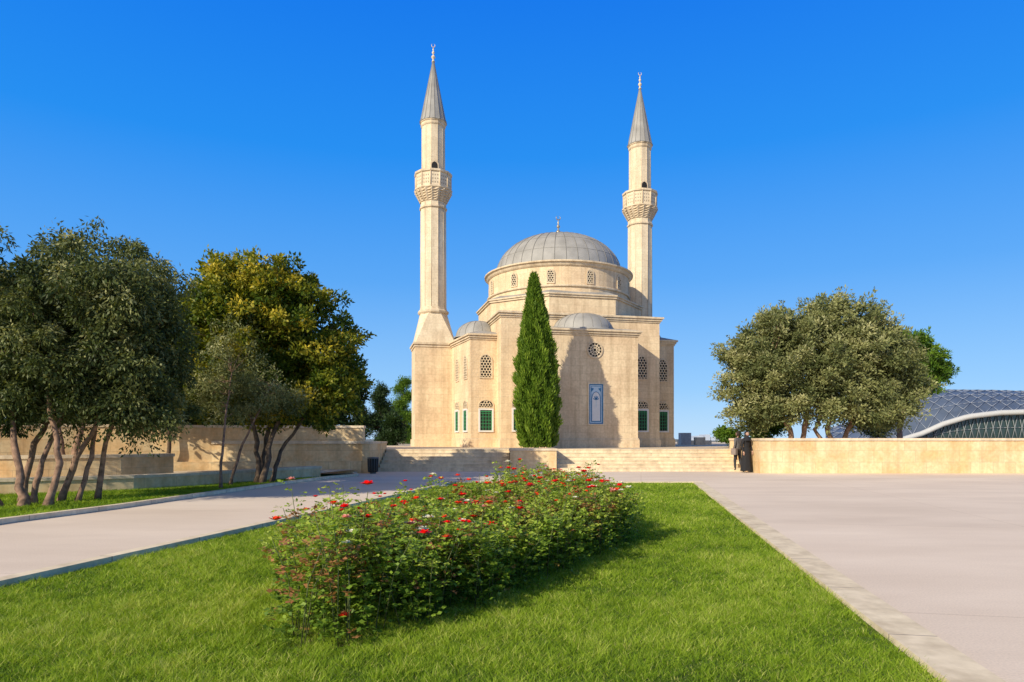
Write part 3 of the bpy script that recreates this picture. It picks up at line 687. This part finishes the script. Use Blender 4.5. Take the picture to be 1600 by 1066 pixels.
def pine(name,px,d,ytop,ybot,wpx,mat,seed,n=90,base=TZ,nper=110,L=0.22):
    x=PX(px,d); zt=PZ(ytop,d); zb_=PZ(ybot,d); rx=wpx*d/F/2; r=random.Random(seed); lumps=[]
    for i in range(9):
        t=i/8; z=zb_+(zt-zb_)*t; rr=rx*(1-0.55*t)
        a=r.uniform(0,6.28); lumps.append(((x+math.cos(a)*rr*0.5,d+math.sin(a)*rr*0.5,z),(rr*0.6,rr*0.6,(zt-zb_)*0.09)))
    st=[[(x,d,base-0.05),(x+0.15,d,(base+zb_)/2),(x,d,zt-0.3),max(0.1,rx*0.07)]]
    return make_tree(name,lumps,st,n,nper,0.5,L,0.06,mat,M_BARKD,seed,nbr=50,up=0.3,shell=0.3,sprays=30)
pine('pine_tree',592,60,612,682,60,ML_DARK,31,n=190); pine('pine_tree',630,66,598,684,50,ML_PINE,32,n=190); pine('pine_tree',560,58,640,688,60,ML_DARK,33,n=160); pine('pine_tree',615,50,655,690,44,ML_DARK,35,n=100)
d=37.0
cx=PX(1280,d)
LR=[((cx-1.4,d,5.6),(2.9,2.6,2.5)),((cx+1.6,d,5.8),(2.9,2.6,2.4)),((cx+0.8,d,7.4),(2.0,2.1,1.8)),((cx-3.6,d,4.6),(1.8,1.8,1.9)),((cx+3.9,d,4.6),(1.6,1.8,2.0)),((cx-2.4,d,6.9),(1.5,1.6,1.3)),((cx+3.0,d,6.8),(1.5,1.6,1.3)),((cx-0.2,d-0.6,3.7),(3.8,1.8,1.3)),((cx-3.4,d-0.2,2.9),(1.5,1.3,1.0)),((cx-4.2,d,6.0),(0.9,1.0,0.9)),((cx+4.6,d,6.0),(0.7,0.9,0.8)),((cx+2.8,d-0.4,2.9),(1.8,1.4,1.0))]
SR=[[(cx-1.3,d,0.9),(cx-1.6,d,1.9),(cx-2.4,d,3.2),(cx-2.8,d,5),0.17],[(cx-0.9,d+.3,0.9),(cx-0.8,d,2.0),(cx-0.6,d,3.6),(cx-0.3,d,6),0.17],[(cx+0.8,d,0.9),(cx+0.4,d,2.0),(cx+1.2,d,3.6),(cx+1.6,d,6),0.16],[(cx+1.1,d,0.9),(cx+1.7,d,2.2),(cx+2.6,d,3.6),(cx+3.3,d,5),0.15],[(cx+0.2,d-.3,0.9),(cx-0.2,d,1.9),(cx+0.3,d,3.3),(cx+.5,d,5.4),0.12]]
make_tree('olive_tree',LR,SR,1450,115,0.50,0.18,0.075,ML_GREY,M_BARK,41,droop=0.05,nbr=120,up=0.3,shell=0.55,sprays=260)
xp=PX(1425,46)
LP=[((xp+0.3,46,6.7),(1.6,1.3,0.9)),((xp+1.5,46,5.9),(1.1,1.1,0.6)),((xp-0.4,46,7.9),(1.3,1.2,0.6)),((xp+0.9,46,7.7),(0.8,0.9,0.45)),((xp+0.6,46,5.0),(1.1,1.0,0.5)),((xp-1.0,46,6.2),(1.2,1.0,0.8))]
make_tree('pine_tree',LP,[[(xp-0.8,46,0.9),(xp-0.7,46,3),(xp-0.1,46,5.2),(xp+0.1,46,7.6),0.2]],230,110,0.42,0.24,0.08,ML_PINE,M_BARK,51,nbr=60,up=0.4,shell=0.4,sprays=90)
bgtree('shrub',1195,40,650,692,60,ML_PINE,52,n=90,cr=0.4); bgtree('shrub',1140,38,668,694,40,ML_PINE,53,n=60,cr=0.35)
bgtree('shade_tree',1368,44,610,690,50,ML_OLIVE,54,n=160)

# cypress
def cypress():
    rng=np.random.default_rng(77); d=33.6; x0=PX(838,d); zb_=TZ+0.02; zt=PZ(427,d)
    root=empty('cypress_tree',(x0,d,TZ))
    n=62000; H=zt-zb_
    t=rng.random(n)**1.0
    prof=np.interp(t,[0,0.03,0.1,0.25,0.45,0.62,0.78,0.9,0.97,1.0],[0.66,0.78,0.88,0.94,0.88,0.70,0.44,0.24,0.13,0.03])
    keep=rng.random(n)<(0.25+prof); t=t[keep]; prof=prof[keep]; n=len(t)
    a=rng.uniform(0,2*np.pi,n)
    fur=1+0.11*np.sin(a*7+3*np.sin(t*9))+0.08*np.sin(a*13+t*31)+0.08*np.sin(t*60+a*5)
    r=prof*fur*(0.72+0.33*rng.random(n)**0.6)
    P=np.stack([r*np.cos(a)-0.18*t**2+0.05,r*np.sin(a),zb_-TZ+t*H*0.985],1)
    D=nrm(np.stack([np.cos(a)*0.35,np.sin(a)*0.35,np.ones(n)],1)+rng.normal(size=(n,3))*0.3)
    Q=leafquads(P,D,0.21*(0.5+rng.random(n)),0.055*(0.6+0.8*rng.random(n)),rng)
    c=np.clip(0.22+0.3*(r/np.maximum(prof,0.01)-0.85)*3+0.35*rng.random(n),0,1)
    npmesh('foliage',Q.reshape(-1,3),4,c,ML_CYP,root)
    b=MB(); b.tube([(0,0,-0.05),(0,0,0.6),(0,0,7)],[0.14,0.11,0.03],8,0)
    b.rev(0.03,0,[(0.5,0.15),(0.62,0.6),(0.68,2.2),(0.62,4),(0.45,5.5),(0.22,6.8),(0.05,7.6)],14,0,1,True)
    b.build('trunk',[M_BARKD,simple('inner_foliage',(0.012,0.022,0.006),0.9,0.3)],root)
cypress()

# ------------------------------------------------------------ rose bed
bed=[(-1.35,4.30),(-0.6,4.9),(1.22,8.2),(1.6,9.3),(1.3,12.8),(0.7,13.6),(-2.0,6.0)]
def inpoly(x,y,poly):
    n=len(poly); r=np.zeros(len(x),bool); j=n-1
    for i in range(n):
        xi,yi=poly[i]; xj,yj=poly[j]
        r^=((yi>y)!=(yj>y))&(x<(xj-xi)*(y-yi)/(yj-yi+1e-12)+xi); j=i
    return r
def roses():
    rng=np.random.default_rng(5)
    root=empty('rose_bed',(0,8.5,0.03)); org=np.array([0,8.5,0.03])
    sb=MB(); sb.add([(p[0],p[1]-8.5,0.004) for p in bed],[tuple(range(len(bed)))]); sb.build('bed_soil',[M_SOIL],root)
    xs=rng.uniform(-2.1,1.8,9000); ys=rng.uniform(4.2,13.7,9000); k=inpoly(xs,ys,bed); xs=xs[k][:1150]; ys=ys[k][:1150]
    b=MB(); P=[];D=[];cv_=[];tips=[]
    hv=vnoise(xs,ys,1.6)-0.5; bv=vnoise(xs+50,ys,1.1)
    for ii,(x,y) in enumerate(zip(xs,ys)):
        h=0.54+0.15*rng.random()+0.30*hv[ii]+(0.28*rng.random() if rng.random()<0.13 else 0)
        a=rng.uniform(0,6.28); ln_=rng.uniform(0.03,0.32)
        p0=np.array([x,y,0.03]); p2=p0+np.array([math.cos(a)*ln_,math.sin(a)*ln_,h]); p1=(p0+p2)/2+np.array([-math.cos(a)*0.04,-math.sin(a)*0.04,0.05])
        b.tube([p0-org,p1-org,p2-org],[0.0045,0.004,0.0025],4,0)
        tips.append(p2); base=rng.random()
        brownish=rng.random()<0.24*max(0,bv[ii]-0.2)*1.6
        nl=40
        for i in range(nl):
            t=0.03+0.97*rng.random()**0.95
            q=(1-t)**2*p0+2*t*(1-t)*p1+t*t*p2
            an=rng.uniform(0,6.28); dv=np.array([math.cos(an),math.sin(an),rng.uniform(-0.2,0.6)]); dv/=np.linalg.norm(dv)
            st=rng.uniform(0.02,0.05)+0.09*(1-t)
            side=np.cross(dv,[0,0,1]); side/=max(np.linalg.norm(side),1e-6)
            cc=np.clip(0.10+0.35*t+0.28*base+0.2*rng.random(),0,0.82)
            if brownish and t>0.4 or rng.random()<0.04: cc=0.9+0.1*rng.random()
            for (f1,s1) in ((0,0),(0.02,1),(0.02,-1),(0.045,1),(0.045,-1)):
                if s1==0: P.append(q+dv*(st+0.055)); D.append(dv)
                else: P.append(q+dv*(st+f1)); D.append(dv*0.4+side*s1*0.9)
                cv_.append(cc)
    b.build('canes',[simple('rose_cane',(0.10,0.12,0.04),0.7,0.3)],root)
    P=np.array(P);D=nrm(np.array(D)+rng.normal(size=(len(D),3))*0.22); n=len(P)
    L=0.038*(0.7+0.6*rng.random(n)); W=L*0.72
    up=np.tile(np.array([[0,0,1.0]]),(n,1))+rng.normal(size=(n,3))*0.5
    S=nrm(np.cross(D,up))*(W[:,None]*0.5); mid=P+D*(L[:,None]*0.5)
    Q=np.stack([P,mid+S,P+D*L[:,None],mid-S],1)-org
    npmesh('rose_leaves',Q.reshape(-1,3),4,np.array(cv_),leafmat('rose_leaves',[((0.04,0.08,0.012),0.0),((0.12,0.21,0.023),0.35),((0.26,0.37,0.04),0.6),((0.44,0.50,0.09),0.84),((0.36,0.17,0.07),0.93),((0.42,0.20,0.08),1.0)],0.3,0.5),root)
    fr=MB(); tips=np.array(tips); idx=rng.permutation(len(tips))
    hi=[i for i in idx if tips[i][2]>0.56]
    def flower(p,r,mat,open_):
        for lay,(rr,tilt,npet) in enumerate(((1.0,0.45+open_,6),(0.78,0.9+open_*0.6,5),(0.5,1.25,4))):
            for k in range(npet):
                a=2*math.pi*(k+0.5*lay)/npet+rng.uniform(-.2,.2)
                ca,sa=math.cos(a),math.sin(a); ct,st=math.cos(tilt),math.sin(tilt)
                def pt(l,w_): return (p[0]+ca*l*ct*r-sa*w_*r,p[1]+sa*l*ct*r+ca*w_*r,p[2]+l*st*r*0.9-0.2*r)
                fr.add([pt(0.05,0),pt(0.55*rr,-0.42*rr),pt(1.0*rr,-0.25*rr),pt(1.08*rr,0.05),pt(1.0*rr,0.28*rr),pt(0.55*rr,0.42*rr)],[(0,1,2,3,4,5)],mat)
    for i in hi[:215]:
        p=tips[i]-org+np.array([0,0,0.065]); u=rng.random()
        if tips[i][1]<6.0 and u<0.35: continue
        mat=0 if u<0.66 else (1 if u<0.80 else (2 if u<0.87 else 3))
        flower(p,rng.uniform(0.030,0.062)*(1.0+max(0,tips[i][1]-8)*0.06),mat,rng.uniform(-0.3,0.1))
    for (px,py,dd_,r,m_) in ((538,962,4.6,0.05,3),(582,860,5.5,0.042,0),(603,880,5.1,0.05,3),(490,860,5.3,0.04,1),(488,835,5.6,0.04,1),(655,818,6.6,0.05,2),(570,880,5.0,0.035,3),(680,870,5.8,0.04,1),(940,752,10,0.065,0),(775,755,10,0.065,0),(835,800,8.0,0.06,0),(770,830,7.0,0.05,0),(548,808,6.6,0.05,0),(630,785,7.6,0.06,0),(500,905,4.9,0.035,1),(815,795,7.9,0.05,0),(760,788,8.0,0.05,0),(710,797,7.5,0.045,1)):
        fr_p=np.array([PX(px,dd_),dd_,PZ(py,dd_)])-org; flower(fr_p,r,m_,0)
    fr.build('rose_blooms',[simple('red_petals',(0.85,0.012,0.010),0.5,0.15),simple('white_petals',(0.82,0.78,0.6),0.5,0.1),simple('pink_petals',(0.80,0.36,0.28),0.5,0.15),simple('coral_petals',(0.92,0.08,0.02),0.5,0.1)],root)
roses()

# ------------------------------------------------------------ glass building right
def glassbuilding():
    root=empty('glass_roofed_hall',(60,90,TZ)); O=Vector((60,90,TZ))
    ex=[(1290,690),(1400,688),(1440,676),(1470,662),(1510,650),(1560,644),(1620,642),(1700,645),(1800,660),(1900,688)]
    rx=[(1290,672),(1340,655),(1385,632),(1425,613),(1480,610),(1560,611),(1650,614),(1750,622),(1850,650),(1900,686)]
    b=MB();b2=MB(); nx=54; ny=8; V=[]
    for i in range(nx+1):
        px=1290+(1900-1290)*i/nx
        ze=PZ(np.interp(px,[p[0] for p in ex],[p[1] for p in ex]),86); zr=PZ(np.interp(px,[p[0] for p in rx],[p[1] for p in rx]),98)
        for j in range(ny+1):
            t=j/ny; y=86+12*t; z=ze+(zr-ze)*math.sin(t*math.pi/2)**0.9; V.append(Vector((PX(px,86)+ (PX(px,98)-PX(px,86))*t,y,z))-O)
    fa=[]
    for i in range(nx):
        for j in range(ny): fa.append((i*(ny+1)+j,(i+1)*(ny+1)+j,(i+1)*(ny+1)+j+1,i*(ny+1)+j+1))
    b.add(V,fa,0,None,True)
    g=lambda i,j:V[i*(ny+1)+j]+Vector((0,-0.06,0.08))
    for i in range(nx):
        for j in range(ny):
            if (i+j)%2==0: b2.tube([g(i,j),g(i+1,j+1)],[0.04]*2,4,0)
            else: b2.tube([g(i+1,j),g(i,j+1)],[0.04]*2,4,0)
            if j%2==0: b2.tube([g(i,j),g(i+1,j)],[0.032]*2,4,0)
    edge=[V[i*(ny+1)]+Vector((0,-0.3,-0.1)) for i in range(nx+1)]
    b2.tube(edge,[0.34]*len(edge),8,1)
    b2.tube([V[i*(ny+1)+ny] for i in range(nx+1)],[0.10]*(nx+1),6,0)
    fw=MB()
    for i in range(nx):
        a=edge[i]+Vector((0,0.8,0)); c=edge[i+1]+Vector((0,0.8,0))
        fw.add([(a.x,a.y,-0.3),(c.x,c.y,-0.3),(c.x,c.y,c.z),(a.x,a.y,a.z)],[(0,1,2,3)],0)
        if a.z>0.4:
            fw.tube([(a.x,a.y-0.1,-0.1),(c.x,c.y-0.1,c.z)],[0.05]*2,4,1); fw.tube([(c.x,c.y-0.1,-0.1),(a.x,a.y-0.1,a.z)],[0.05]*2,4,1)
            z2=a.z*0.5; fw.tube([(a.x,a.y-0.1,z2),(c.x,c.y-0.1,c.z*0.5)],[0.04]*2,4,1)
    fw.box(-30,60,-5.2,-4.6,-0.3,0.55,1)
    b.build('roof_shell',[simple('roof_panels',(0.11,0.14,0.19),0.45,0.25,0.3,0.1,spec=0.3)],root)
    b2.build('lattice_and_rim',[simple('lattice_steel',(0.30,0.33,0.38),0.5,0.05),simple('white_rim',(0.50,0.50,0.48),0.5,0.05)],root)
    fw.build('glazed_front',[M_GLASS,simple('frame_steel',(0.22,0.24,0.25),0.5,0.05)],root)
glassbuilding()

b=MB(); b.box(PX(1060,56),PX(1112,56),56,56.4,TZ-0.02,TZ+0.35,0); b.box(PX(1062,54),PX(1078,54),53.6,54.4,TZ-0.02,TZ+0.95,1); b.box(PX(1085,54),PX(1100,54),53.6,54.2,TZ-0.02,TZ+0.6,0); b.build('low_parapet',[M_CAP,simple('grey_plaster',(0.4,0.4,0.39))])
b=MB()
for px,w_,h in ((1094,9,681),(1106,8,679),(1118,14,683),(1130,10,677),(1080,8,684)):
    b.box(PX(px-w_/2,600),PX(px+w_/2,600),600,620,-1,PZ(h,600),0)
b.build('distant_buildings',[simple('distant_plaster',(0.45,0.5,0.58))])

def litter_bin(x,y):
    b=MB(); b.rev(0,0,[(0.17,0.06),(0.19,0.1),(0.21,0.6)],14,0,0); b.rev(0,0,[(0.225,0.6),(0.235,0.62),(0.235,0.66),(0.16,0.67)],14,0,1); b.rev(0,0,[(0.12,0.0),(0.12,0.07)],12,0,1)
    for k in range(14):
        a=2*math.pi*(k+.5)/14; b.tube([(0.195*math.cos(a),0.195*math.sin(a),0.08),(0.218*math.cos(a),0.218*math.sin(a),0.6)],[0.012]*2,4,1)
    b.build('litter_bin',[M_DARK,M_METAL],None,(x,y,0))
litter_bin(-5.6,27.5)

# ------------------------------------------------------------ people
def person(name,loc,rotz,cloth,legs,hair,robe=False,bag=False,stride=0.12):
    skin=simple('skin',(0.45,0.27,0.19),0.6,0.05); mcl=simple(name+'_top',cloth,0.85,0.2,30); mlg=simple(name+'_legs',legs,0.85,0.1,20); mh=simple(name+'_hair',hair,0.8,0.2,30); msh=simple('shoes',(0.03,0.028,0.025),0.5,0.1)
    root=empty(name,loc,rotz)
    J=[(0,0,.95,.135),(0,0.0,1.12,.115),(0,-.01,1.3,.145),(0,0.0,1.42,.085),(0,0,1.50,.052),
       (.165,0,1.385,.062),(.225,.03,1.12,.047),(.20,-.10,.90,.032),(-.165,0,1.385,.062),(-.225,.05,1.12,.047),(-.215,-.04,.87,.032),
       (.09,0,.87,.095),(.10,-stride*.7,.48,.062),(.10,-stride*.5,.09,.042),(.11,-stride*.5-.16,.035,.032),
       (-.09,0,.87,.095),(-.10,stride*.2,.48,.062),(-.10,stride*1.4,.10,.042),(-.11,stride*1.4-.15,.04,.032)]
    E=[(0,1),(1,2),(2,3),(3,4),(2,5),(5,6),(6,7),(2,8),(8,9),(9,10),(0,11),(11,12),(12,13),(13,14),(0,15),(15,16),(16,17),(17,18)]
    me=bpy.data.meshes.new('skel'); me.from_pydata([j[:3] for j in J],E,[]); ob=bpy.data.objects.new('skel',me); COL.objects.link(ob)
    md=ob.modifiers.new('s','SKIN')
    for i,j in enumerate(J): me.skin_vertices[0].data[i].radius=(j[3],j[3]*(0.8 if i in(0,1,2,3) else 1)); me.skin_vertices[0].data[i].use_root=(i==0)
    sb=ob.modifiers.new('u','SUBSURF'); sb.levels=2; sb.render_levels=2
    dg=bpy.context.evaluated_depsgraph_get(); dg.update(); m2=bpy.data.meshes.new_from_object(ob.evaluated_get(dg)); bpy.data.objects.remove(ob)
    m2.name='body'; m2.materials.clear()
    for m in (mcl,mlg,skin,msh): m2.materials.append(m)
    for p in m2.polygons:
        c=p.center; p.use_smooth=True
        p.material_index=3 if c.z<0.085 else (2 if c.z>1.455 else (1 if (c.z<0.97 and abs(c.x)<0.17) else 0))
    bo=bpy.data.objects.new('body',m2); COL.objects.link(bo); bo.parent=root
    b=MB()
    hv=[]; n=20
    prof=[]
    for i in range(13):
        t=i/12; a=-math.pi/2+math.pi*t; r=max(math.cos(a),0.02)*(0.78 if t<0.3 else 1.0)*(0.85+0.15*min(1,t*2)); prof.append((r,math.sin(a)))
    for r,z in prof:
        for k in range(n):
            a=2*math.pi*k/n; x=r*0.075*math.cos(a); y=r*0.095*math.sin(a); 
            if y<0 and z<-0.3: y*=0.92
            hv.append((x,y-0.012,1.605+z*0.118))
    hf=[(k*n+i,k*n+(i+1)%n,(k+1)*n+(i+1)%n,(k+1)*n+i) for k in range(12) for i in range(n)]
    b.add(hv,hf,0,None,True)
    b.add([(-.014,-.098,1.585),(.014,-.098,1.585),(0,-.098,1.625),(0,-.125,1.588)],[(0,1,3),(1,2,3),(2,0,3)],0)
    for sx in (-1,1):
        b.rev(sx*0.03,-0.094,[(0.001,1.603),(0.009,1.609),(0.009,1.615),(0.001,1.62)],8,0,2)
        b.rev(sx*0.077,0,[(0.004,1.58),(0.014,1.6),(0.014,1.62),(0.004,1.635)],8,0,0)
    b.box(-.022,.022,-.1,-.088,1.555,1.563,3)
    sv=[];m=20
    for i in range(10):
        t=i/9; a=math.radians(-38)+math.radians(128)*t; 
        for k in range(m):
            th=2*math.pi*k/m; r=math.cos(a); x=r*0.086*math.cos(th); y=r*0.106*math.sin(th); z=math.sin(a)*0.128
            if y<-0.03 and z<0.055: y=-0.03; x*=1.0
            sv.append((x,y,1.61+z))
    b.add(sv,[(k*m+i,k*m+(i+1)%m,(k+1)*m+(i+1)%m,(k+1)*m+i) for k in range(9) for i in range(m)]+[tuple(9*m+i for i in range(m))],1,None,True)
    if robe:
        b.rev(0,0.01,[(0.20,1.33),(0.17,1.40),(0.105,1.46),(0.088,1.52),(0.082,1.56)],16,0,1,True,caps=False)
        pr=[(0.175,1.05),(0.19,.9),(0.21,.6),(0.24,.3),(0.27,.07)]
        v=[];m=28
        for r,z in pr:
            for k in range(m):
                th=2*math.pi*k/m; rr=r*(1+0.06*math.sin(th*7)*(1.1-z)); v.append((rr*math.cos(th),rr*0.85*math.sin(th)+0.02,z))
        b.add(v,[(k*m+i,k*m+(i+1)%m,(k+1)*m+(i+1)%m,(k+1)*m+i) for k in range(len(pr)-1) for i in range(m)],4,None,True)
    for (wx,wy,wz) in ((.20,-.11,.885),(-.215,-.045,.855)):
        b.tube([(wx,wy,wz+.02),(wx,wy-.01,wz-.03),(wx,wy-.012,wz-.075)],[.024,.036,.03],8,0)
        for k in range(4):
            yy=wy-.035+.018*k; l=(.06,.072,.078,.066)[k]; b.tube([(wx,yy,wz-.07),(wx,yy-.004,wz-.07-l*.55),(wx-(.012 if wx>0 else -.012),yy-.008,wz-.07-l)],[.0095,.0085,.006],6,0)
        b.tube([(wx,wy-.03,wz-.02),(wx,wy-.055,wz-.05),(wx,wy-.06,wz-.08)],[.011,.010,.007],6,0)
    if bag:
        b.box(0.20,0.33,-0.08,0.16,0.72,1.0,5); b.tube([(0.26,0.05,1.0),(0.2,0.03,1.25),(0.15,0.0,1.45),(0.05,0.05,1.44)],[.012]*4,5,5)
    b.build('head_hands_clothes',[skin,mh,simple('eye',(0.02,0.015,0.01)),simple('lips',(0.3,0.1,0.08)),mlg,simple('bag',(0.25,0.2,0.17))],root)
    return root
person('woman_in_black',(9.80,28.5,0),math.radians(25),(0.02,0.02,0.022),(0.018,0.018,0.02),(0.02,0.02,0.022),robe=True)
person('walking_man',(9.70,29.3,0),math.radians(-150),(0.12,0.115,0.11),(0.04,0.04,0.045),(0.03,0.02,0.015),bag=True)
